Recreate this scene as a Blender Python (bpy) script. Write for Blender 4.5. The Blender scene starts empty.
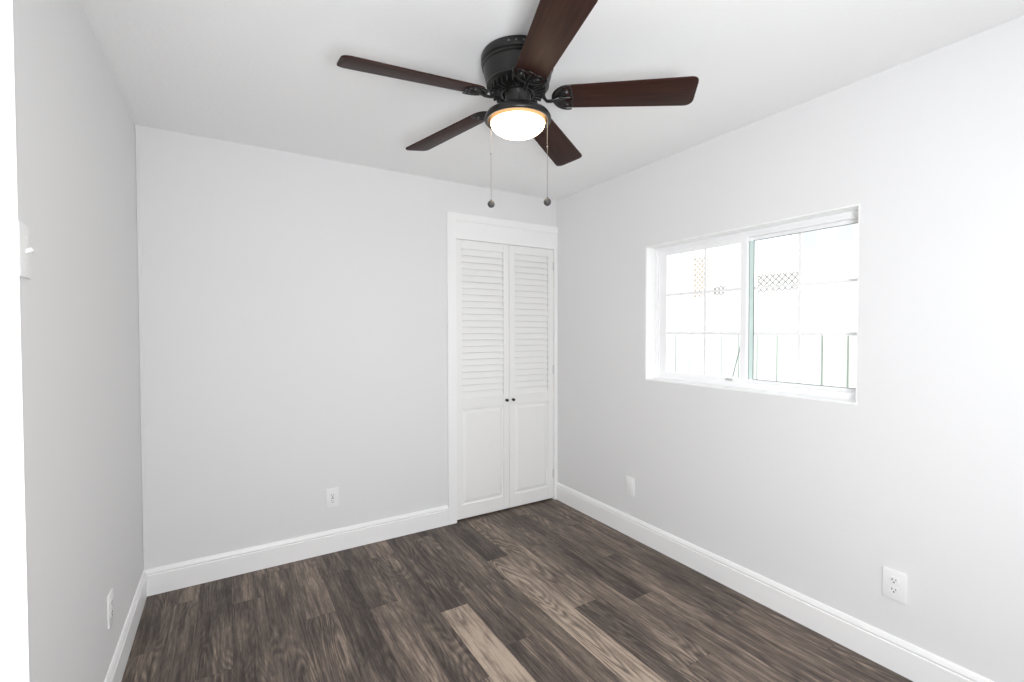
import bpy, bmesh, math, random
from mathutils import Vector, Matrix
from math import sin, cos, pi, radians as R

random.seed(7)
sc = bpy.context.scene
COL = sc.collection

# ------------------------------------------------------------------ camera
D, XL, XR, CH, H = 3.051, -0.3886, 2.2982, 1.3822, 2.44      # back wall y, left/right wall x, camera height, ceiling
cam_d = bpy.data.cameras.new('camera')
cam = bpy.data.objects.new('camera', cam_d)
COL.objects.link(cam)
cam_d.sensor_width = 36.0
cam_d.lens = 464.82 / 1024 * 36
cam_d.clip_start = 0.01
cam.matrix_world = (Matrix.Translation((0, 0, CH)) @ Matrix.Rotation(-0.549541, 4, 'Z')
                    @ Matrix.Rotation(pi / 2 - 0.021782, 4, 'X') @ Matrix.Rotation(-0.001631, 4, 'Z'))
sc.camera = cam

# ------------------------------------------------------------------ colour management, world, sun, area lights
sc.view_settings.view_transform = 'Standard'
sc.view_settings.look = 'None'
sc.view_settings.exposure = 0.06
sc.view_settings.gamma = 1.0
sc.view_settings.use_curve_mapping = False
sc.cycles.use_denoising = True
sc.cycles.max_bounces = 16
sc.cycles.diffuse_bounces = 12
sc.cycles.transparent_max_bounces = 12
sc.cycles.sample_clamp_indirect = 8

world = bpy.data.worlds.new('world')
sc.world = world
world.use_nodes = True
bg = world.node_tree.nodes['Background']
bg.inputs[0].default_value = (0.90, 0.95, 1.0, 1)
bg.inputs[1].default_value = 1.9

def area(name, loc, rot, sx, sy, power, col):
    l = bpy.data.lights.new(name, 'AREA')
    l.shape = 'RECTANGLE'; l.size = sx; l.size_y = sy; l.energy = power; l.color = col
    o = bpy.data.objects.new(name, l); COL.objects.link(o)
    o.location = loc; o.rotation_euler = rot
    return o

sun_d = bpy.data.lights.new('sun', 'SUN')
sun_d.energy = 2.2; sun_d.angle = R(1.0); sun_d.color = (1, 0.97, 0.92)
sun = bpy.data.objects.new('sun', sun_d); COL.objects.link(sun)
# high sun from behind the house, falling on the fence and the slope, not into the room
sun.rotation_euler = (0, R(-38), R(20))
# photographer's lamps beside the camera: a soft one aimed up at the ceiling, a soft one aimed into the room
area('flash_up', (0.15, -0.38, 1.25), (R(125), 0, R(-20)), 0.45, 0.40, 21.5, (0.95, 0.975, 1.0))
area('flash_forward', (0.15, -0.48, 1.0), (R(95), 0, R(-30)), 0.60, 0.60, 28, (0.95, 0.975, 1.0))
# unseen fill light added overhead behind the camera to brighten the room
area('overhead_fill', (0.9, -1.2, 2.40), (0, 0, 0), 1.2, 1.2, 19, (0.95, 0.975, 1.0))

# ------------------------------------------------------------------ materials
def new_mat(name):
    m = bpy.data.materials.new(name); m.use_nodes = True
    nt = m.node_tree
    return m, nt, nt.nodes['Principled BSDF']

def N(nt, t, **kw):
    n = nt.nodes.new(t)
    for k, v in kw.items(): setattr(n, k, v)
    return n

def plain(name, col, rough=0.5, metal=0.0, spec=0.5, bump=0.0, bscale=200, var=0.0, coat=0.0):
    m, nt, b = new_mat(name)
    b.inputs['Base Color'].default_value = (*col, 1)
    b.inputs['Roughness'].default_value = rough
    b.inputs['Metallic'].default_value = metal
    b.inputs['Specular IOR Level'].default_value = spec
    b.inputs['Coat Weight'].default_value = coat
    tc = N(nt, 'ShaderNodeTexCoord')
    nz = N(nt, 'ShaderNodeTexNoise'); nz.inputs['Scale'].default_value = bscale; nz.inputs['Detail'].default_value = 4
    nt.links.new(tc.outputs['Object'], nz.inputs['Vector'])
    if bump:
        bp = N(nt, 'ShaderNodeBump'); bp.inputs['Strength'].default_value = bump; bp.inputs['Distance'].default_value = 0.002
        nt.links.new(nz.outputs['Fac'], bp.inputs['Height']); nt.links.new(bp.outputs[0], b.inputs['Normal'])
    if var:
        mx = N(nt, 'ShaderNodeMix', data_type='RGBA')
        mx.inputs[6].default_value = (*[c * (1 - var) for c in col], 1)
        mx.inputs[7].default_value = (*[min(1, c * (1 + var)) for c in col], 1)
        n2 = N(nt, 'ShaderNodeTexNoise'); n2.inputs['Scale'].default_value = 3
        nt.links.new(tc.outputs['Object'], n2.inputs['Vector'])
        nt.links.new(n2.outputs['Fac'], mx.inputs[0]); nt.links.new(mx.outputs[2], b.inputs['Base Color'])
    return m

M = {}
M['wall'] = plain('wall_paint', (0.77, 0.77, 0.775), 0.75, spec=0.25, bump=0.12, bscale=110)
M['ceiling'] = plain('ceiling_paint', (0.88, 0.88, 0.88), 0.85, spec=0.2, bump=0.45, bscale=60)
M['trim'] = plain('white_trim_paint', (0.90, 0.90, 0.90), 0.35, spec=0.45)
M['door'] = plain('closet_door_paint', (0.86, 0.86, 0.85), 0.45, spec=0.4)
M['vinyl'] = plain('white_vinyl', (0.92, 0.92, 0.93), 0.35)
M['gasket'] = plain('grey_gasket', (0.12, 0.15, 0.15), 0.5)
M['interlock'] = plain('pale_green_interlock', (0.62, 0.74, 0.70), 0.3)
M['plate'] = plain('white_plastic_plate', (0.86, 0.86, 0.86), 0.3)
M['slot'] = plain('dark_slot', (0.03, 0.03, 0.03), 0.6)
M['bronze'] = plain('oiled_bronze', (0.010, 0.0095, 0.009), 0.34, metal=0.0, spec=0.45, var=0.2)
M['chain'] = plain('dull_steel_chain', (0.16, 0.16, 0.16), 0.5, metal=0.0)
M['fob'] = plain('dark_fob', (0.055, 0.055, 0.055), 0.4, metal=0.0, var=0.4)
M['knob'] = plain('dark_knob_metal', (0.045, 0.042, 0.04), 0.35, metal=0.6)
M['brass'] = plain('dull_hinge', (0.6, 0.59, 0.57), 0.4, metal=0.6)
M['subfloor'] = plain('dark_joint', (0.02, 0.017, 0.015), 0.8)
M['fence'] = plain('weathered_white_boards', (0.80, 0.82, 0.79), 0.7, var=0.05)
M['ground'] = plain('pale_ground', (0.78, 0.76, 0.72), 0.95, var=0.1)
M['stucco'] = plain('pale_stucco', (0.78, 0.76, 0.72), 0.9, var=0.04)
M['house_glass'] = plain('bluish_house_window', (0.47, 0.48, 0.52), 0.4)
M['lattice'] = plain('brown_lattice_wood', (0.28, 0.26, 0.25), 0.8)
M['tan_lattice'] = plain('tan_lattice_wood', (0.42, 0.33, 0.27), 0.8)
M['eave'] = plain('orange_eave', (0.85, 0.55, 0.25), 0.7)
M['gap_shade'] = plain('grey_green_gap_shade', (0.34, 0.38, 0.35), 0.8)  # dark colour standing in for shade in the fence gaps
M['stick'] = plain('grey_stick', (0.20, 0.22, 0.21), 0.7)
M['shrub'] = plain('dry_shrub_leaf', (0.36, 0.34, 0.20), 0.8, var=0.2)

def glass_mat():
    m, nt, b = new_mat('window_glass')
    nt.nodes.remove(b)
    tr = N(nt, 'ShaderNodeBsdfTransparent'); tr.inputs[0].default_value = (0.97, 0.99, 0.98, 1)
    gl = N(nt, 'ShaderNodeBsdfGlossy'); gl.inputs['Roughness'].default_value = 0.0
    fr = N(nt, 'ShaderNodeFresnel'); fr.inputs[0].default_value = 1.45
    mx = N(nt, 'ShaderNodeMixShader')
    ge = N(nt, 'ShaderNodeNewGeometry'); sb = N(nt, 'ShaderNodeMath', operation='SUBTRACT'); sb.inputs[0].default_value = 1.0
    ml = N(nt, 'ShaderNodeMath', operation='MULTIPLY')
    nt.links.new(ge.outputs['Backfacing'], sb.inputs[1]); nt.links.new(fr.outputs[0], ml.inputs[0]); nt.links.new(sb.outputs[0], ml.inputs[1])
    nt.links.new(ml.outputs[0], mx.inputs[0]); nt.links.new(tr.outputs[0], mx.inputs[1]); nt.links.new(gl.outputs[0], mx.inputs[2])
    nt.links.new(mx.outputs[0], nt.nodes['Material Output'].inputs[0])
    return m
M['glass'] = glass_mat()

def glow(name, col, strength):
    m, nt, b = new_mat(name)
    b.inputs['Base Color'].default_value = (0.9, 0.85, 0.75, 1)
    b.inputs['Roughness'].default_value = 0.25
    b.inputs['Emission Color'].default_value = (*col, 1)
    b.inputs['Emission Strength'].default_value = strength
    return m
M['bowl'] = glow('lit_frosted_glass', (1.0, 0.76, 0.48), 16.0)
M['bowl_lip'] = glow('lit_glass_lip', (1.0, 0.50, 0.20), 0.55)
M['bowl_lip'].node_tree.nodes['Principled BSDF'].inputs['Base Color'].default_value = (0.65, 0.36, 0.16, 1)

def blade_mat():
    m, nt, b = new_mat('mahogany_blade')
    tc = N(nt, 'ShaderNodeTexCoord'); mp = N(nt, 'ShaderNodeMapping')
    mp.inputs['Scale'].default_value = (3, 60, 60)
    nz = N(nt, 'ShaderNodeTexNoise'); nz.inputs['Scale'].default_value = 1.6; nz.inputs['Detail'].default_value = 5
    cr = N(nt, 'ShaderNodeValToRGB')
    cr.color_ramp.elements[0].position = 0.3; cr.color_ramp.elements[0].color = (0.022, 0.0085, 0.0065, 1)
    cr.color_ramp.elements[1].position = 0.75; cr.color_ramp.elements[1].color = (0.045, 0.018, 0.013, 1)
    nt.links.new(tc.outputs['Object'], mp.inputs[0]); nt.links.new(mp.outputs[0], nz.inputs['Vector'])
    nt.links.new(nz.outputs['Fac'], cr.inputs[0]); nt.links.new(cr.outputs[0], b.inputs['Base Color'])
    b.inputs['Roughness'].default_value = 0.42
    b.inputs['Specular IOR Level'].default_value = 0.14
    b.inputs['Roughness'].default_value = 0.5
    return m
M['blade'] = blade_mat()

def plank_mat():
    m, nt, b = new_mat('grey_brown_plank')
    L = nt.links.new
    tc = N(nt, 'ShaderNodeTexCoord')
    tone = N(nt, 'ShaderNodeAttribute', attribute_name='tone')
    seed = N(nt, 'ShaderNodeAttribute', attribute_name='seed')
    sv = N(nt, 'ShaderNodeCombineXYZ'); L(seed.outputs['Fac'], sv.inputs[2]); 
    add = N(nt, 'ShaderNodeVectorMath', operation='ADD'); L(tc.outputs['Object'], add.inputs[0]); L(sv.outputs[0], add.inputs[1])
    def noise(scale, detail=3, rough=0.5, dist=0.0):
        mp = N(nt, 'ShaderNodeMapping'); mp.inputs['Scale'].default_value = scale
        L(add.outputs[0], mp.inputs[0])
        nz = N(nt, 'ShaderNodeTexNoise'); nz.inputs['Scale'].default_value = 1.0
        nz.inputs['Detail'].default_value = detail; nz.inputs['Roughness'].default_value = rough
        nz.inputs['Distortion'].default_value = dist
        L(mp.outputs[0], nz.inputs['Vector']); return nz.outputs['Fac']
    def mth(op, a, c, clamp=False):
        n = N(nt, 'ShaderNodeMath', operation=op); n.use_clamp = clamp
        for i, v in enumerate((a, c)):
            if v is None: continue
            if isinstance(v, (int, float)): n.inputs[i].default_value = v
            else: L(v, n.inputs[i])
        return n.outputs[0]
    big = noise((6.5, 1.1, 13.0), 1.5)                 # contour field: cathedral grain
    rings = mth('SINE', mth('MULTIPLY', big, 150.0), None)
    patch = noise((6, 1.6, 11), 2)
    amp = mth('MULTIPLY', mth('SUBTRACT', patch, 0.45, True), 2.0)
    rings = mth('MULTIPLY', rings, amp)
    fine = noise((170.0, 12.0, 17.0), 3, 0.8)
    mid = noise((62.0, 2.6, 19.0), 6, 0.72, 0.35)
    wide = noise((22.0, 1.5, 5.0), 3, 0.55, 0.3)
    blot = noise((9.0, 2.6, 7.0), 3, 0.55)
    v = mth('MULTIPLY', tone.outputs['Fac'], 0.74)
    v = mth('ADD', v, mth('MULTIPLY', mth('SUBTRACT', blot, 0.5), 0.75))
    v = mth('ADD', v, mth('MULTIPLY', mth('SUBTRACT', wide, 0.5), 0.70))
    v = mth('ADD', v, mth('MULTIPLY', mth('SUBTRACT', mid, 0.5), 1.35))
    v = mth('ADD', v, mth('MULTIPLY', mth('SUBTRACT', fine, 0.5), 0.9))
    v = mth('ADD', v, mth('MULTIPLY', rings, 0.40))
    v = mth('ADD', v, 0.15, True)
    cr = N(nt, 'ShaderNodeValToRGB'); e = cr.color_ramp.elements
    e[0].position = 0.0; e[0].color = (0.030, 0.022, 0.018, 1)
    e[1].position = 1.0; e[1].color = (0.44, 0.35, 0.275, 1)
    for pos, c in ((0.25, (0.066, 0.050, 0.042)), (0.5, (0.135, 0.104, 0.085)), (0.75, (0.26, 0.202, 0.160))):
        q = e.new(pos); q.color = (*c, 1)
    L(v, cr.inputs[0]); L(cr.outputs[0], b.inputs['Base Color'])
    b.inputs['Roughness'].default_value = 0.5
    b.inputs['Specular IOR Level'].default_value = 0.35
    bp = N(nt, 'ShaderNodeBump'); bp.inputs['Strength'].default_value = 0.15; bp.inputs['Distance'].default_value = 0.001
    L(fine, bp.inputs['Height']); L(bp.outputs[0], b.inputs['Normal'])
    return m
M['plank'] = plank_mat()

# ------------------------------------------------------------------ helpers
def obj(name, bm, mat, parent=None, smooth=False, mats=None, angle=40):
    me = bpy.data.meshes.new(name)
    bmesh.ops.recalc_face_normals(bm, faces=bm.faces)
    bm.to_mesh(me); bm.free()
    for m in (mats or [mat]): me.materials.append(m)
    if smooth:
        for p in me.polygons: p.use_smooth = True
        try: me.set_sharp_from_angle(angle=R(angle))
        except Exception: pass
    o = bpy.data.objects.new(name, me); COL.objects.link(o)
    if parent: o.parent = parent
    return o

def empty(name, loc=(0, 0, 0), rz=0.0):
    o = bpy.data.objects.new(name, None); COL.objects.link(o)
    o.location = loc; o.rotation_euler = (0, 0, rz); o.empty_display_size = 0.05
    return o

def tag(o, label=None, cat=None, group=None, kind=None):
    if label: o['label'] = label
    if cat: o['category'] = cat
    if group: o['group'] = group
    if kind: o['kind'] = kind
    return o

def box(bm, x0, x1, y0, y1, z0, z1, bev=0.0, mi=0, T=None):
    r = bmesh.ops.create_cube(bm, size=1.0)
    vs = r['verts']
    for v in vs:
        v.co = Vector((x0 + (v.co.x + .5) * (x1 - x0), y0 + (v.co.y + .5) * (y1 - y0), z0 + (v.co.z + .5) * (z1 - z0)))
    fs = set(f for v in vs for f in v.link_faces)
    for f in fs: f.material_index = mi
    if bev:
        es = list(set(e for v in vs for e in v.link_edges))
        rr = bmesh.ops.bevel(bm, geom=es, offset=bev, segments=2, affect='EDGES', profile=0.6)
        vs = list(set(v for f in rr['faces'] for v in f.verts) | set(v for v in vs if v.is_valid))
        for f in rr['faces']: f.material_index = mi
    if T is not None:
        for v in vs: v.co = T @ v.co
    return vs

def lathe(bm, prof, seg=64, c=(0, 0, 0), mi=0, T=None):
    rings = []
    for r, z in prof:
        if r < 1e-6:
            rings.append([bm.verts.new((c[0], c[1], c[2] + z))])
        else:
            rings.append([bm.verts.new((c[0] + r * cos(2 * pi * i / seg), c[1] + r * sin(2 * pi * i / seg), c[2] + z)) for i in range(seg)])
    for a, b in zip(rings, rings[1:]):
        for i in range(seg):
            j = (i + 1) % seg
            if len(a) == 1 and len(b) == 1: continue
            if len(a) == 1: f = bm.faces.new((a[0], b[i], b[j]))
            elif len(b) == 1: f = bm.faces.new((a[i], a[j], b[0]))
            else: f = bm.faces.new((a[i], a[j], b[j], b[i]))
            f.material_index = mi
    if T is not None:
        for r in rings:
            for v in r: v.co = T @ v.co

def tube(bm, pts, rad, seg=10, flat=1.0, T=None, closed=False):
    """tube along pts; rad a number or a list; flat squashes it along z"""
    pts = [Vector(p) for p in pts]; n = len(pts); rings = []
    for i, p in enumerate(pts):
        a = pts[i - 1] if (i > 0 or closed) else p
        b = pts[(i + 1) % n] if (i < n - 1 or closed) else p
        t = (b - a).normalized()
        up = Vector((0, 0, 1)) if abs(t.z) < 0.95 else Vector((1, 0, 0))
        s = t.cross(up).normalized(); u = s.cross(t).normalized()
        r = rad[i] if isinstance(rad, (list, tuple)) else rad
        rings.append([bm.verts.new(p + s * (r * cos(2 * pi * k / seg)) + u * (r * flat * sin(2 * pi * k / seg))) for k in range(seg)])
    m = n if closed else n - 1
    for i in range(m):
        a, b = rings[i], rings[(i + 1) % n]
        for k in range(seg):
            bm.faces.new((a[k], a[(k + 1) % seg], b[(k + 1) % seg], b[k]))
    if not closed:
        bm.faces.new(rings[0]); bm.faces.new(rings[-1][::-1])
    if T is not None:
        for r in rings:
            for v in r: v.co = T @ v.co

def prism(bm, outline, z0, z1, T=None, mi=0, bev=0.0):
    """outline: list of (x, y); extruded from z0 to z1"""
    lo = [bm.verts.new((x, y, z0)) for x, y in outline]
    hi = [bm.verts.new((x, y, z1)) for x, y in outline]
    n = len(outline); fs = [bm.faces.new(lo[::-1]), bm.faces.new(hi)]
    for i in range(n):
        fs.append(bm.faces.new((lo[i], lo[(i + 1) % n], hi[(i + 1) % n], hi[i])))
    for f in fs: f.material_index = mi
    vs = lo + hi
    if bev:
        es = [e for e in set(list(fs[0].edges) + list(fs[1].edges))]
        rr = bmesh.ops.bevel(bm, geom=es, offset=bev, segments=2, affect='EDGES', profile=0.6)
        vs = list(set(v for v in vs if v.is_valid) | set(v for f in rr['faces'] for v in f.verts))
    if T is not None:
        for v in vs: v.co = T @ v.co

def sweep(bm, prof, p0, p1, nrm):
    """moulding: prof = (out, up) points; runs from p0 to p1 on the floor line, nrm = direction out of the wall"""
    p0, p1, nrm = Vector(p0), Vector(p1), Vector(nrm)
    a = [bm.verts.new(p0 + nrm * o + Vector((0, 0, u))) for o, u in prof]
    b = [bm.verts.new(p1 + nrm * o + Vector((0, 0, u))) for o, u in prof]
    n = len(prof)
    for i in range(n):
        bm.faces.new((a[i], a[(i + 1) % n], b[(i + 1) % n], b[i]))
    bm.faces.new(a); bm.faces.new(b[::-1])

# ------------------------------------------------------------------ room shell
YR = -2.35                                  # rear wall, behind the camera
WT = 0.15
WY0, WY1, WZ0, WZ1 = 0.920, 2.110, 1.062, 1.922   # window opening

bm = bmesh.new()     # left wall
box(bm, XL - 0.12, XL, YR, D + 0.75, 0, H)
tag(obj('wall_left', bm, M['wall']), kind='structure')
CX0, CX1, CZ1 = 1.392, 2.268, 2.045      # closet opening
bm = bmesh.new()     # back wall with the closet opening
box(bm, XL, CX0, D, D + 0.12, 0, H)
box(bm, CX1, XR, D, D + 0.12, 0, H)
box(bm, CX0, CX1, D, D + 0.12, CZ1, H)
tag(obj('wall_back', bm, M['wall']), kind='structure')
bm = bmesh.new()     # closet interior shell
box(bm, XL, XR, D + 0.70, D + 0.75, 0, H)
tag(obj('wall_closet', bm, M['wall']), kind='structure')
bm = bmesh.new()     # right wall with the window opening
box(bm, XR, XR + WT, YR, WY0, 0, H)
box(bm, XR, XR + WT, WY1, D + 0.75, 0, H)
box(bm, XR, XR + WT, WY0, WY1, 0, WZ0)
box(bm, XR, XR + WT, WY0, WY1, WZ1, H)
tag(obj('wall_right', bm, M['wall']), kind='structure')
bm = bmesh.new()
box(bm, XL - 0.12, XR + WT, YR - 0.12, YR, 0, H)
tag(obj('wall_rear', bm, M['wall']), kind='structure')
bm = bmesh.new()     # partition stub beside the camera: the opening the camera looks through
box(bm, XL, -0.056, -0.06, 0.112, 0, H)
tag(obj('wall_partition', bm, M['wall']), kind='structure')
bm = bmesh.new()     # its white jamb and casings
box(bm, -0.056, -0.038, -0.062, 0.114, 0, 2.1, 0.001)
box(bm, -0.115, -0.0345, 0.112, 0.129, 0, 2.1, 0.0012)
box(bm, -0.115, -0.046, -0.077, -0.06, 0, 2.1, 0.003)
tag(obj('trim_1', bm, M['trim']), label='white painted door jamb at the left edge of the view', kind='structure')
bm = bmesh.new()
box(bm, XL - 0.12, XR + WT, YR - 0.12, D + 0.75, H, H + 0.1)
tag(obj('ceiling', bm, M['ceiling']), kind='structure')

# floor of planks running away from the camera
bm = bmesh.new()
tl = bm.faces.layers.float.new('tone'); sl = bm.faces.layers.float.new('seed')
PW, PL = 0.1455, 1.22
known = {  # column start index (x0 = 0.876 + k*PW): (one joint y, {plank number relative to joint: tone})
    -9: (2.50, {0: .30, -1: .38}), -8: (1.65, {0: .36}), -7: (2.20, {0: .26, -1: .42}), -6: (2.72, {0: .34, -1: .30}),
    -5: (1.75, {0: .33}), -4: (2.39, {0: .52, -1: .38}), -3: (1.55, {0: .20, -1: .40}), -2: (2.315, {0: .34, -1: .55}),
    -1: (2.83, {0: .62, -1: .30, -2: .45}), 0: (2.105, {0: .22, -1: .98, -2: .8}), 1: (2.95, {0: .3, -1: .36, -2: .30}),
    2: (2.20, {0: .36, -1: .42, -2: .4}), 3: (2.43, {0: .14, -1: .88, -2: .80}), 4: (1.79, {0: .68, -1: .34, -2: .4}),
    5: (2.45, {0: .34, -1: .50, -2: .40}), 6: (1.69, {0: .22, -1: .48, -2: .4}), 7: (2.1, {0: .42, -1: .40}),
    8: (1.35, {0: .38, -1: .45}), 9: (2.2, {0: .42, -1: .38})}
g = 0.0004
k = -10
while 0.876 + k * PW < XR:
    x0 = max(XL, 0.876 + k * PW); x1 = min(XR, 0.876 + (k + 1) * PW)
    jy, tones = known.get(k, (1.9, {}))
    for j in range(-5, 3):
        y0, y1 = max(YR, jy + j * PL), min(D + 0.70, jy + (j + 1) * PL)
        if y1 - y0 < 0.01 or x1 - x0 < 0.004: continue
        vs = [bm.verts.new(c) for c in ((x0 + g, y0 + g, 0), (x1 - g, y0 + g, 0), (x1 - g, y1 - g, 0), (x0 + g, y1 - g, 0))]
        f = bm.faces.new(vs)
        f[tl] = tones.get(j, random.uniform(.28, .5)); f[sl] = random.uniform(0, 60)
    k += 1
def sub(x0, x1, y0, y1, z0, z1):
    box(bm, x0, x1, y0, y1, z0, z1, mi=1)
sub(XL - 0.12, XR + WT, YR - 0.12, D + 0.75, -0.08, -0.0012)
tag(obj('floor', bm, None, mats=[M['plank'], M['subfloor']]), kind='structure')

# baseboards: tall with an ogee top
BT = 0.014
prof = [(0, 0), (BT, 0), (BT, 0.106), (BT - .0045, 0.1085), (BT - .0045, 0.112), (BT - .001, 0.1165), (BT - .0015, 0.122), (BT - .006, 0.130), (BT - .0075, 0.135), (BT - .010, 0.138), (0, 0.1385)]
bm = bmesh.new(); sweep(bm, prof, (XL, D, 0), (1.328, D, 0), (0, -1, 0))
tag(obj('baseboard_back', bm, M['trim'], smooth=True, angle=25), kind='structure')
bm = bmesh.new(); sweep(bm, prof, (XL, 0.129, 0), (XL, D - BT, 0), (1, 0, 0))
tag(obj('baseboard_left', bm, M['trim'], smooth=True, angle=25), kind='structure')
bm = bmesh.new(); sweep(bm, prof, (XR, YR, 0), (XR, D - 0.0, 0), (-1, 0, 0))
tag(obj('baseboard_right', bm, M['trim'], smooth=True, angle=25), kind='structure')
# slim bead covering the left back corner
bm = bmesh.new(); box(bm, XL + 0.001, XL + 0.017, D - 0.005, D, 0.138, H, 0.0015)
tag(obj('trim_2', bm, M['wall']), label='slim bead in the left back corner', kind='structure')

# closet casing with its flat header panel
bm = bmesh.new()
box(bm, 1.328, CX0 + 0.002, D - 0.017, D, 0, 2.222, 0.003)               # left leg
box(bm, CX1 - 0.002, XR - 0.0005, D - 0.013, D, 0, 2.170, 0.002)                # right leg, tight in the corner
box(bm, CX0, XR - 0.0005, D - 0.018, D, 2.168, 2.222, 0.004)                     # top casing
box(bm, CX0, CX1, D - 0.010, D + 0.02, CZ1 - 0.004, 2.170, 0.001)
box(bm, CX0, CX1, D + 0.036, D + 0.05, CZ1 - 0.04, CZ1, 0.001)                    # flat header board
box(bm, CX0, CX0 + 0.003, D, D + 0.12, 0, CZ1)                            # jambs
box(bm, CX1 - 0.003, CX1, D, D + 0.12, 0, CZ1)
tag(obj('trim_3', bm, M['trim']), label='white casing and flat header around the closet doors', kind='structure')

# ------------------------------------------------------------------ closet doors (louvred over a raised panel)
def closet_door(name, x0, x1, knob_x, hinge_x, label):
    root = tag(empty(name, ((x0 + x1) / 2, D + 0.004, 0.012)), label=label, kind='structure')
    w = (x1 - x0) / 2; h = 2.0275; ty = 0.028; st = 0.048
    bm = bmesh.new()
    box(bm, -w, -w + st, 0, ty, 0, h, 0.002)
    box(bm, w - st, w, 0, ty, 0, h, 0.002)
    box(bm, -w + st, w - st, 0.0005, ty, h - 0.062, h, 0.0015)       # top rail
    box(bm, -w + st, w - st, 0.0005, ty, 0.800, 0.880, 0.0015)         # lock rail
    box(bm, -w + st, w - st, 0.0005, ty, 0, 0.098, 0.0015)               # bottom rail
    obj('door_frame', bm, M['door'], root)
    bm = bmesh.new()       # raised lower panel with sloped field edges
    a, z0, z1 = w - st, 0.098, 0.800
    o = [(-a, z0), (a, z0), (a, z1), (-a, z1)]
    def ring(ins, y): return [bm.verts.new((x + (ins if x < 0 else -ins), y, z + (ins if z < .4 else -ins))) for x, z in o]
    rs = [ring(0, 0.012), ring(0.008, 0.013), ring(0.032, 0.0035), ring(0.036, 0.003)]
    for p, q in zip(rs, rs[1:]):
        for i in range(4): bm.faces.new((p[i], p[(i + 1) % 4], q[(i + 1) % 4], q[i]))
    bm.faces.new(rs[-1])
    bk = ring(0, 0.024); bm.faces.new(bk[::-1])
    for i in range(4): bm.faces.new((bk[i], bk[(i + 1) % 4], rs[0][(i + 1) % 4], rs[0][i]))
    obj('raised_panel', bm, M['door'], root)
    bm = bmesh.new()       # louvres
    zt = h - 0.062; n = 23; step = (zt - 0.880) / n
    for i in range(n):
        zc = 0.880 + step * (i + 0.5)
        T = Matrix.Translation((0, 0.0145, zc)) @ Matrix.Rotation(R(74), 4, 'X')
        box(bm, -a + 0.0005, a - 0.0005, -0.0250, 0.0250, -0.003, 0.003, 0.0015, T=T)
    obj('louvers', bm, M['door'], root)
    bm = bmesh.new()       # round knob on a rose
    T = Matrix.Translation((knob_x - (x0 + x1) / 2, 0, 0.840)) @ Matrix.Rotation(R(90), 4, 'X')
    lathe(bm, [(0, 0), (0.009, 0), (0.009, .002), (0.005, .004), (0.0045, .009), (0.009, .013), (0.0115, .018), (0.0105, .0225), (0.006, .025), (0, .0255)], 24, T=T)
    obj('knob', bm, M['knob'], root, smooth=True, angle=50)
    for hz in (0.17, 1.02, 1.86):
        bm = bmesh.new()
        s = 1 if hinge_x > (x0 + x1) / 2 else -1
        lathe(bm, [(0, 0), (.0035, 0), (.0035, .07), (0, .07)], 12, c=(s * (w + 0.001), -0.003, hz))
        obj('hinge', bm, M['trim'] if hz < 1.5 and hz > .5 and s < 0 else M['brass'], root)
    return root
mid = 1.8455
closet_door('door_1', CX0 + 0.0055, mid - 0.0015, 1.818, CX0, 'left louvred white closet door')
closet_door('door_2', mid + 0.0015, CX1 - 0.0055, 1.876, CX1, 'right louvred white closet door, next to the corner')

# ------------------------------------------------------------------ window
win = tag(empty('window_1', (XR + 0.10, (WY0 + WY1) / 2, WZ0)), label='white sliding window with grilles in the right wall', kind='structure')
yc = (WY0 + WY1) / 2
def wbox(bm, d0, d1, y0, y1, z0, z1, bev=0.0015, mi=0):      # d: depth behind the wall face
    box(bm, d0 - 0.10, d1 - 0.10, y0 - yc, y1 - yc, z0 - WZ0, z1 - WZ0, bev, mi)
bm = bmesh.new()      # white liner of the reveal: sill, head and jambs
e = 0.0006
wbox(bm, 0.0, 0.155, WY0, WY1, WZ0 - 0.0, WZ0 + 0.008, 0.001)
wbox(bm, 0.002, 0.155, WY1 - 0.008, WY1, WZ0 + .008, WZ1, 0.001)
wbox(bm, 0.002, 0.155, WY0, WY0 + 0.008, WZ0 + .008, WZ1, 0.001)
wbox(bm, 0.002, 0.155, WY0 + .008, WY1 - .008, WZ1 - 0.008, WZ1, 0.001)
obj('reveal_liner', bm, M['trim'], win)
a0, a1, b0, b1 = WY0 + .008, WY1 - .008, WZ0 + .008, WZ1 - .008
bm = bmesh.new()      # outer frame: front lip, then track
fw = 0.030
for d0, d1, w in ((0.090, 0.150, fw), (0.083, 0.090, 0.016)):
    wbox(bm, d0, d1, a0, a1, b0, b0 + w); wbox(bm, d0, d1, a0, a1, b1 - w, b1)
    wbox(bm, d0, d1, a0, a0 + w, b0 + w, b1 - w); wbox(bm, d0, d1, a1 - w, a1, b0 + w, b1 - w)
obj('window_frame', bm, M['vinyl'], win)
def sash(name, d0, d1, y0, y1, z0, z1, st, rl, top, my, zs):
    bm = bmesh.new()
    wbox(bm, d0, d1, y0, y0 + st[0], z0, z1); wbox(bm, d0, d1, y1 - st[1], y1, z0, z1)
    wbox(bm, d0, d1, y0 + st[0], y1 - st[1], z0, z0 + rl); wbox(bm, d0, d1, y0 + st[0], y1 - st[1], z1 - top, z1)
    s = obj(name, bm, M['vinyl'], win)
    dm = (d0 + d1) / 2
    bm = bmesh.new()
    wbox(bm, dm - .002, dm + .002, y0 + st[0] - .003, y1 - st[1] + .003, z0 + rl - .003, z1 - top + .003, 0)
    g_ = obj('glass_pane', bm, M['glass'], s)
    bm = bmesh.new()
    wbox(bm, dm - .009, dm - .003, my - .008, my + .008, z0 + rl, z1 - top, .002)
    for z in zs: wbox(bm, dm - .0085, dm - .0035, y0 + st[0], y1 - st[1], z - .008, z + .008, .002)
    obj('grille', bm, M['vinyl'], s)
    return s
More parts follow.
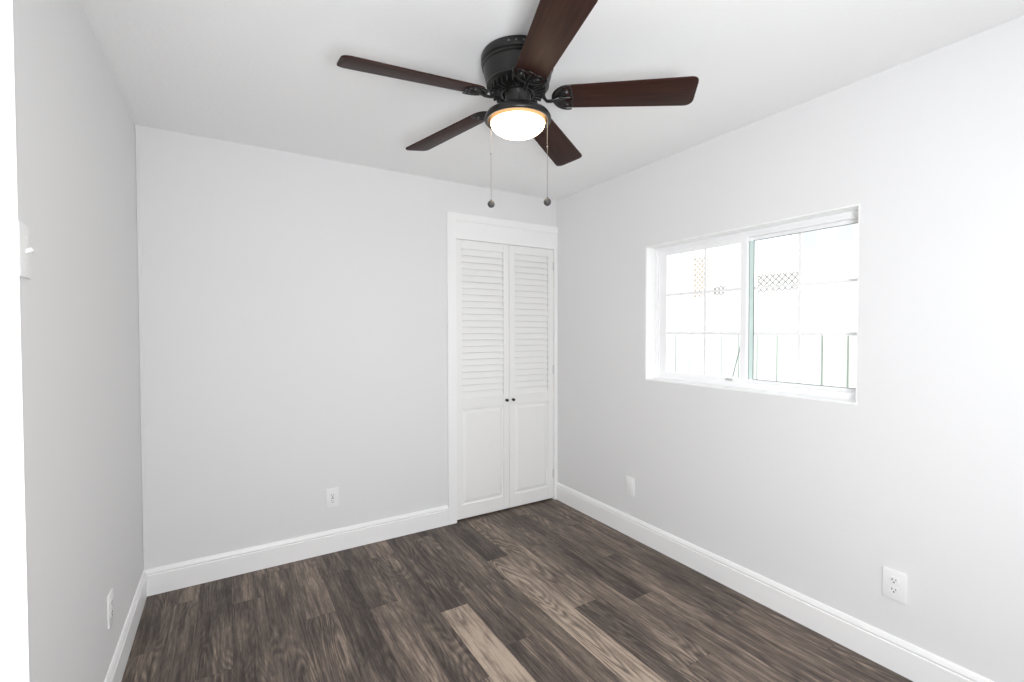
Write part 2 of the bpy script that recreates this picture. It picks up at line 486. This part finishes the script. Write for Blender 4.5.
fz0, fz1 = b0 + fw, b1 - fw
zs = (1.366, 1.610)
s1 = sash('sliding_sash', 0.097, 0.121, 1.484, a1 - 0.020, fz0 - .012, fz1 + .006, (0.036, 0.062), 0.034, 0.028, 1.742, zs)
s2 = sash('fixed_sash', 0.124, 0.146, a0 + 0.022, 1.530, fz0 - .006, fz1 + .006, (0.026, 0.060), 0.024, 0.025, 1.226, zs)
# the pale interlock stile of the fixed pane with its dark gaskets, seen past the sliding sash
bm = bmesh.new()
wbox(bm, 0.1215, 0.1235, 1.460, 1.482, fz0 + .018, fz1 - .018, 0, 0)
obj('interlock', bm, M['interlock'], win)
bm = bmesh.new()
wbox(bm, 0.1215, 0.1238, 1.4565, 1.460, fz0 + .016, fz1 - .018, 0)
wbox(bm, 0.1215, 0.1242, 1.482, 1.4855, fz0 + .016, fz1 - .018, 0)
wbox(bm, 0.1215, 0.1240, a0 + .045, 1.4565, fz0 + .0165, fz0 + .0195, 0)
wbox(bm, 0.1215, 0.1240, a0 + .045, 1.4565, fz1 - .0205, fz1 - .018, 0)
obj('gasket', bm, M['gasket'], win)
bm = bmesh.new()      # little sash latch on the bottom rail
wbox(bm, 0.088, 0.097, 1.560, 1.600, fz0 + .003, fz0 + .013, .002)
wbox(bm, 0.082, 0.090, 1.572, 1.588, fz0 + .006, fz0 + .016, .002)
obj('sash_latch', bm, M['brass'], win)

# ------------------------------------------------------------------ outlets and switch
def wall_plate(name, loc, rz, kind, label, cat='outlet', w=0.074, h=0.120):
    """built facing -y, then turned"""
    root = tag(empty(name, loc, rz), label, cat)
    bm = bmesh.new()
    box(bm, -w / 2, w / 2, -0.0065, 0, -h / 2, h / 2, 0.0025)
    if kind == 'blank':
        box(bm, -w / 2 + .012, w / 2 - .012, -0.0078, -0.005, -h / 2 + .014, h / 2 - .014, 0.001)
    obj('cover_plate', bm, M['plate'], root, smooth=True, angle=30)
    def screw(z):
        b2 = bmesh.new()
        T = Matrix.Translation((0, -0.0064, z)) @ Matrix.Rotation(R(90), 4, 'X')
        lathe(b2, [(0, 0), (.0032, 0), (.003, .001), (0, .0012)], 14, T=T)
        obj('screw', b2, M['plate'], root, smooth=True)
    if kind == 'duplex':
        for zc in (0.0195, -0.0195):
            b2 = bmesh.new()
            pts = []
            for i in range(28):
                t = 2 * pi * i / 28
                pts.append((0.0172 * cos(t), max(-.0142, min(.0142, 0.0172 * sin(t)))))
            T = Matrix.Translation((0, -0.0055, zc)) @ Matrix.Rotation(R(90), 4, 'X')
            prism(b2, pts, 0, 0.0026, T=T)
            s = obj('socket', b2, M['plate'], root)
            b3 = bmesh.new()
            box(b3, -.0075, -.0052, -.00865, -.008, zc - .001, zc + .0075)
            box(b3, .0052, .0072, -.00865, -.008, zc + .000, zc + .0070)
            T = Matrix.Translation((0, -0.008, zc - .0075)) @ Matrix.Rotation(R(90), 4, 'X')
            lathe(b3, [(0, 0), (.0028, 0), (.0028, .0006), (0, .0006)], 14, T=T)
            obj('slots', b3, M['slot'], s)
        screw(0)
    elif kind == 'decora':
        b2 = bmesh.new()
        box(b2, -.0165, .0165, -.0088, -.005, -.0335, .0335, .001)
        s = obj('socket_block', b2, M['plate'], root)
        b3 = bmesh.new()
        for zc in (0.017, -0.019):
            box(b3, -.0075, -.0052, -.0093, -.0087, zc - .001, zc + .0065)
            box(b3, .0052, .0072, -.0093, -.0087, zc - .001, zc + .0060)
            T = Matrix.Translation((0, -0.0087, zc - .0078)) @ Matrix.Rotation(R(90), 4, 'X')
            lathe(b3, [(0, 0), (.0028, 0), (.0028, .0006), (0, .0006)], 14, T=T)
        box(b3, -.006, .006, -.0093, -.0087, -.0035, .0015)
        obj('slots', b3, M['slot'], s)
        screw(0.048); screw(-0.048)
    elif kind == 'toggle':
        b2 = bmesh.new()
        T = Matrix.Translation((0, -0.006, -.002)) @ Matrix.Rotation(R(-28), 4, 'X')
        box(b2, -.005, .005, -.014, .002, -.004, .005, .001, T=T)
        obj('toggle', b2, M['plate'], root)
        screw(0.030); screw(-0.030)
    elif kind == 'blank':
        screw(0.050); screw(-0.050)
    return root
wall_plate('wall_outlet', (0.548, D, 0.341), 0, 'decora', 'white power outlet low on the back wall, left of the closet')
wall_plate('wall_outlet', (XR, 0.780, 0.349), R(-90), 'duplex', 'white power outlet on the right wall, nearest the camera', w=0.080)
wall_plate('wall_outlet', (XR, 2.231, 0.339), R(-90), 'blank', 'white cover plate low on the right wall, near the closet corner', cat='cover plate')
wall_plate('wall_outlet', (XL, 2.245, 0.350), R(90), 'duplex', 'white power outlet on the left wall above its baseboard')
wall_plate('light_switch', (XL, 1.462, 1.563), R(90), 'toggle', 'white light switch on the left wall beside the door jamb', cat='light switch')

# ------------------------------------------------------------------ ceiling fan
FX, FY = 0.970, 1.538
fan = tag(empty('ceiling_fan', (FX, FY, H)), 'dark bronze flush ceiling fan with five mahogany blades and a lit bowl lamp', 'ceiling fan')
bm = bmesh.new()
lathe(bm, [(r_, z_ * 0.92) for r_, z_ in [(0, 0), (0.132, 0), (0.139, -.004), (0.141, -.012), (0.141, -.033), (0.138, -.038), (0.134, -.040), (0.134, -.044),
           (0.138, -.047), (0.138, -.052), (0.133, -.056), (0.1325, -.060), (0.130, -.080), (0.124, -.104), (0.119, -.118),
           (0.121, -.121), (0.121, -.126), (0.115, -.130), (0.106, -.134), (0.060, -.146), (0, -.146)]], 96)
obj('motor_housing', bm, M['bronze'], fan, smooth=True, angle=35)
# ring of screw heads near the top of the housing
for i in range(3):
    t = R(-121.5 - 14 + 11 * i)
    bm = bmesh.new()
    T = Matrix.Translation((0.1405 * cos(t), 0.1405 * sin(t), -.020)) @ Matrix.Rotation(t, 4, 'Z') @ Matrix.Rotation(R(90), 4, 'Y')
    lathe(bm, [(0, 0), (.004, 0), (.0035, .0018), (0, .0022)], 16, T=T)
    obj('screw', bm, M['chain'], fan, smooth=True)
bm = bmesh.new()       # vent fins under the motor
for i in range(30):
    t = 2 * pi * i / 30
    T = Matrix.Rotation(t, 4, 'Z')
    box(bm, 0.060, 0.108, -.0028, .0028, -.143, -.122, 0.001, T=T)
lathe(bm, [(0.056, -.133), (0.060, -.146), (0.066, -.146), (0.066, -.131)], 48)
obj('vent_fins', bm, M['bronze'], fan)
bm = bmesh.new()       # flywheel and neck
lathe(bm, [(0, -.130), (0.052, -.130), (0.052, -.148), (0.049, -.152), (0.049, -.198), (0.052, -.206), (0, -.206)], 64)
obj('switch_housing', bm, M['bronze'], fan, smooth=True)
UP = 0.006
bm = bmesh.new()       # light kit ring
lathe(bm, [(r_, z_ + UP) for r_, z_ in [(0, -.209), (0.053, -.209), (0.075, -.214), (0.105, -.221), (0.122, -.231), (0.128, -.241), (0.1285, -.252),
           (0.124, -.257), (0.118, -.257), (0.111, -.251), (0.108, -.244), (0, -.240)]], 96)
obj('light_ring', bm, M['bronze'], fan, smooth=True, angle=50)
bm = bmesh.new()       # glass bowl
lathe(bm, [(0.1065, -.244 + UP), (0.108, -.252 + UP), (0.1045, -.262 + UP)], 96, mi=1)
lathe(bm, [(0.1045 * cos(a * pi / 2 / 14) ** 1.12, -.262 + UP - 0.049 * sin(a * pi / 2 / 14)) for a in range(14)] + [(0, -.311 + UP)], 96, mi=0)
bmesh.ops.remove_doubles(bm, verts=bm.verts, dist=1e-5)
lb = obj('lamp_bowl', bm, None, fan, smooth=True, mats=[M['bowl'], M['bowl_lip']], angle=60)

# blades
ZB = -0.162
DROOP = 0.045
PITCH = R(-14)
def rounded(pts, rads, n=7):
    out = []; m = len(pts)
    for i, p in enumerate(pts):
        p = Vector(p); a = (Vector(pts[i - 1]) - p).normalized(); b = (Vector(pts[(i + 1) % m]) - p).normalized()
        r = rads[i]; ang = a.angle(b); d = r / math.tan(ang / 2)
        c = p + (a + b).normalized() * (r / sin(ang / 2))
        s = p + a * d; e_ = p + b * d
        v0 = s - c; v1 = e_ - c
        for k_ in range(n + 1):
            t = k_ / n
            v = v0.lerp(v1, t).normalized() * r
            out.append(tuple(c + v))
    return out
for i in range(5):
    th = R((176.4, 106.8, 33.4, -41.3, -109.2)[i])
    bm = bmesh.new()
    ol = rounded([(0.150, -.055), (0.655, -.070), (0.655, .070), (0.150, .055)], [.036, .022, .028, .036])
    prism(bm, ol, 0, 0.006, bev=0.0015)
    b = obj('blade', bm, M['blade'], fan, smooth=True, angle=30)
    b.location = (0, 0, ZB); b.rotation_euler = (PITCH, DROOP, th)
    # cast bracket: arm, curved rim, scalloped edge and leaf ribs under the blade root
    bm = bmesh.new()
    rot = Matrix.Rotation(-PITCH, 4, 'X')
    tube(bm, [rot @ Vector(p) for p in ((.075, 0, .022), (.090, 0, .020), (.099, 0, .010), (.104, 0, -.002), (.114, 0, -.012), (.128, 0, -.013))] + [Vector((.140, 0, -.011)), Vector((.158, 0, -.004))],
         [.008, .008, .0078, .0074, .007, .007, .0075, .009], 12, flat=0.8)
    rim = []
    for q in range(25):
        t = R(-100 + 200 * q / 24)
        rim.append((0.196 - 0.058 * cos(t), 0.060 * sin(t), -.003))
    tube(bm, rim, [.0035 + .0035 * sin(pi * q / 24) for q in range(25)], 8, flat=0.6)
    for s in (-1, 0, 1):           # scallops
        tube(bm, [(0.204 + .010 * cos(R(u)) - (0.006 if s else 0), s * 0.033 + 0.0175 * sin(R(u)), -.003) for u in range(-80, 81, 20)], .0030, 8, flat=0.8)
    for s in (-1, 0, 1):           # leaf ribs
        ex = 0.203
        tube(bm, [(.146, s * .004, -.003), (.165, s * .014, -.0045), (.185, s * .024, -.0045), (ex, s * .034, -.003)], [.004, .0055, .005, .0028], 8, flat=0.6)
    for s in (-1, 1):
        tube(bm, [(.160, s * .018, -.002), (.176, s * .036, -.004), (.196, s * .044, -.003)], [.003, .006, .0025], 8, flat=0.6)
    # thin backing web between the ribs near the arm
    prism(bm, [(.144, -.012), (.156, -.038), (.178, -.048), (.180, -.020), (.190, 0), (.180, .020), (.178, .048), (.156, .038), (.144, .012)], -.0025, -.0003)
    br = obj('blade_bracket', bm, M['bronze'], fan, smooth=True, angle=50)
    br.location = (0, 0, ZB); br.rotation_euler = (PITCH, DROOP, th)
    for (sx, sy) in ((.170, 0), (.190, -.030), (.190, .030)):
        bm = bmesh.new()
        lathe(bm, [(0, -.0075), (.003, -.007), (.0045, -.004), (.0045, 0), (0, 0)], 14, c=(sx, sy, 0))
        obj('screw', bm, M['chain'], br, smooth=True)

# pull chains with round fobs
rx, ry = cos(-0.549541), sin(-0.549541)
for off, dep, zt, zb in ((-0.106, 0.045, -.248, -.553), (0.113, -0.020, -.248, -.563)):
    px, py = off * rx - dep * ry * 0, off * ry
    px += dep * 0.522; py += dep * 0.853
    bm = bmesh.new()
    tube(bm, [(px, py, zt), (px, py, zb + .012)], .0008, 6)
    nb = int((zt - zb) / .0045)
    for q in range(nb):
        bmesh.ops.create_icosphere(bm, subdivisions=1, radius=.0014, matrix=Matrix.Translation((px, py, zt - .0045 * q)))
    bmesh.ops.create_icosphere(bm, subdivisions=2, radius=.0032, matrix=Matrix.Translation((px, py, zt - .105)))
    ch = obj('pull_chain', bm, M['chain'], fan, smooth=True)
    bm = bmesh.new()
    pr = [(0, .018), (.0035, .0175), (.004, .0125)] + [(.0145 * cos(R(u)), .0145 * sin(R(u))) for u in range(60, -90, -15)] + [(0, -.0145)]
    lathe(bm, pr, 28, c=(px, py, zb))
    obj('fob', bm, M['fob'], ch, smooth=True, angle=50)

# ------------------------------------------------------------------ outside
bm = bmesh.new()       # yard and pale slope rising behind the fence
nx, ny = 40, 30
xs = [XR + WT + (30 * (i / nx) ** 1.6) for i in range(nx + 1)]
grid = []
for i, x in enumerate(xs):
    row = []
    for j in range(ny + 1):
        y = -8 + 36 * j / ny
        z = -0.15
        if x > 5.2: z = -0.15 + min(3.4, (x - 5.2) * 0.62) + max(0, x - 11) * 0.12 + 0.10 * sin(x * 1.7 + y * 0.9) + 0.08 * sin(y * 2.3)
        row.append(bm.verts.new((x, y, z)))
    grid.append(row)
for i in range(nx):
    for j in range(ny):
        bm.faces.new((grid[i][j], grid[i + 1][j], grid[i + 1][j + 1], grid[i][j + 1]))
tag(obj('ground', bm, M['ground'], smooth=True), label='pale bright slope outside behind the fence', kind='structure')

fx = 4.5
fence = tag(empty('board_fence', (fx, 2.8, -0.15)), 'white wooden board fence with rounded tops outside the window', 'fence')
bm = bmesh.new()
bm2 = bmesh.new()
y = -0.6; w = 0.190
i = 0
while y < 7.0:
    hh = 1.56 + random.uniform(-.015, .015) + (0.02 if i % 2 else 0)
    ol = []
    n = 8
    ol = [(-w / 2 + .004, 0), (w / 2 - .004, 0), (w / 2 - .004, hh - .05)]
    for q in range(1, n): ol.append(((w / 2 - .004) * cos(pi * q / n), hh - .05 + .05 * sin(pi * q / n)))
    ol.append((-w / 2 + .004, hh - .05))
    T = Matrix.Translation((0, y - 2.8, 0)) @ Matrix.Rotation(R(90), 4, 'Z') @ Matrix.Rotation(R(90), 4, 'X')
    prism(bm, ol, -0.009, 0.009, T=T)
    st_ = 0.1965 + random.choice((0, 0, .005))
    box(bm2, 0.0092, 0.022, y + st_ / 2 - .03 - 2.8, y + st_ / 2 + .03 - 2.8, 0, hh - .075)  # dark strip added behind each gap so it reads as a shaded line
    y += st_; i += 1
obj('boards', bm, M['fence'], fence)
obj('gap_shade_strips', bm2, M['gap_shade'], fence)
for zz in (0.35, 1.20):
    bm = bmesh.new(); box(bm, 0.0225, 0.060, -3.5, 4.3, zz, zz + .09, .003)
    obj('rail', bm, M['fence'], fence)
for yy in (-3.2, -0.8, 1.6, 4.0):
    bm = bmesh.new(); box(bm, 0.0605, 0.150, yy, yy + .09, 0, 1.45, .004)
    obj('post', bm, M['fence'], fence)

bm = bmesh.new()       # thin stick leaning on the fence
tube(bm, [(4.02, 2.90, -0.15), (4.47, 2.80, 1.34)], .006, 8)
tag(obj('garden_stake', bm, M['stick'], smooth=True), 'thin grey stake leaning against the white board fence', 'garden stake')

def lattice(name, x, y0, y1, z0, z1, pitch, mat, label, foot):
    root = tag(empty(name, (x, (y0 + y1) / 2, foot)), label, 'trellis', )
    w, h = y1 - y0, z1 - z0
    bm = bmesh.new()
    for s in (-1, 1):
        c = -w - h
        while c < w + h:
            # strip y = c + s*z clipped to the rectangle
            pts = []
            for z in (0, h):
                pts.append((c + s * z - (0 if s > 0 else -h), z))
            (ya, za), (yb, zb) = pts
            def clip(ya, za, yb, zb):
                t0, t1 = 0.0, 1.0; dy = yb - ya
                for lim, sg in ((0, 1), (w, -1)):
                    fa, fb = sg * (ya - lim), sg * (yb - lim)
                    if fa < 0 and fb < 0: return None
                    if fa < 0: t0 = max(t0, fa / (fa - fb))
                    elif fb < 0: t1 = min(t1, fa / (fa - fb))
                return (t0, t1) if t1 - t0 > .01 else None
            r = clip(ya, za, yb, zb)
            if r:
                A = Vector((s * .006, ya + (yb - ya) * r[0] - w / 2, z0 - foot + za + (zb - za) * r[0]))
                B = Vector((s * .006, ya + (yb - ya) * r[1] - w / 2, z0 - foot + za + (zb - za) * r[1]))
                tube(bm, [A, B], .009, 6)
            c += pitch
    obj('lattice_strips', bm, mat, root)
    bm = bmesh.new()
    box(bm, -.02, .02, -w / 2 - .03, -w / 2, 0, z1 - foot + .02, .003); box(bm, -.02, .02, w / 2, w / 2 + .03, 0, z1 - foot + .02, .003)
    box(bm, -.02, .02, -w / 2, w / 2, z1 - foot, z1 - foot + .03, .003)
    obj('trellis_frame', bm, M['stucco'], root)
    return root
def gz(x, y): return -0.15 + min(3.4, (x - 5.2) * 0.62) + max(0, x - 11) * 0.12 + 0.10 * sin(x * 1.7 + y * 0.9) + 0.08 * sin(y * 2.3)
lattice('trellis', 7.6, 5.45, 5.75, 2.02, 2.75, 0.10, M['tan_lattice'], 'narrow tan trellis standing on the pale slope, seen through the left pane', gz(7.6, 5.6) - .03)
lattice('trellis', 7.6, 5.10, 5.33, 2.02, 2.18, 0.08, M['lattice'], 'small dark trellis just beside the tall tan one', gz(7.6, 5.2) - .03)
lattice('trellis', 7.6, 3.85, 4.50, 2.02, 2.30, 0.10, M['lattice'], 'wide low dark trellis seen through the right pane', gz(7.6, 4.2) - .03)

house = tag(empty('hillside_house', (11.0, 4.6, 2.9)), 'pale house on the slope with bluish windows and orange eave', 'house')
bm = bmesh.new(); box(bm, 0, 4.0, -1.5, 1.2, -0.3, 1.9, .01); obj('house_wall', bm, M['stucco'], house)
bm = bmesh.new(); prism(bm, [(-.35, 1.80), (4.3, 1.80), (2.0, 2.7)], -1.8, 1.5, T=Matrix.Rotation(R(90), 4, 'X')); obj('house_roof', bm, M['eave'], house)
for yy in (-0.85, -0.15, 0.55):
    bm = bmesh.new(); box(bm, -.03, .0, yy, yy + .40, 0.25, 0.85, .004); f = obj('window_frame', bm, M['vinyl'], house)
    bm = bmesh.new(); box(bm, -.034, -.03, yy + .05, yy + .35, 0.30, 0.80); obj('window_glass', bm, M['house_glass'], f)

def shrub(x, y, r, seed, label):
    rnd = random.Random(seed); bm = bmesh.new(); z = gz(x, y)
    for q in range(220):
        t, u = rnd.uniform(0, 2 * pi), rnd.uniform(0, 1); rr = r * (0.4 + 0.6 * rnd.random())
        c = Vector((x + rr * cos(t) * math.sqrt(1 - u * u), y + rr * sin(t) * math.sqrt(1 - u * u), z + rr * u * 0.8))
        a = Vector((rnd.uniform(-1, 1), rnd.uniform(-1, 1), rnd.uniform(-.2, 1))).normalized(); b_ = a.orthogonal().normalized()
        s = 0.035
        vs = [bm.verts.new(c + v) for v in (-a * s, b_ * s * .45, a * s, -b_ * s * .45)]
        bm.faces.new(vs)
    return tag(obj('shrub', bm, M['shrub']), label, 'shrub')
shrub(6.6, 3.05, 0.13, 1, 'dry low shrub on the slope behind the fence, seen through the right pane')
shrub(6.6, 5.55, 0.13, 2, 'dry low shrub on the slope behind the fence, seen through the left pane')
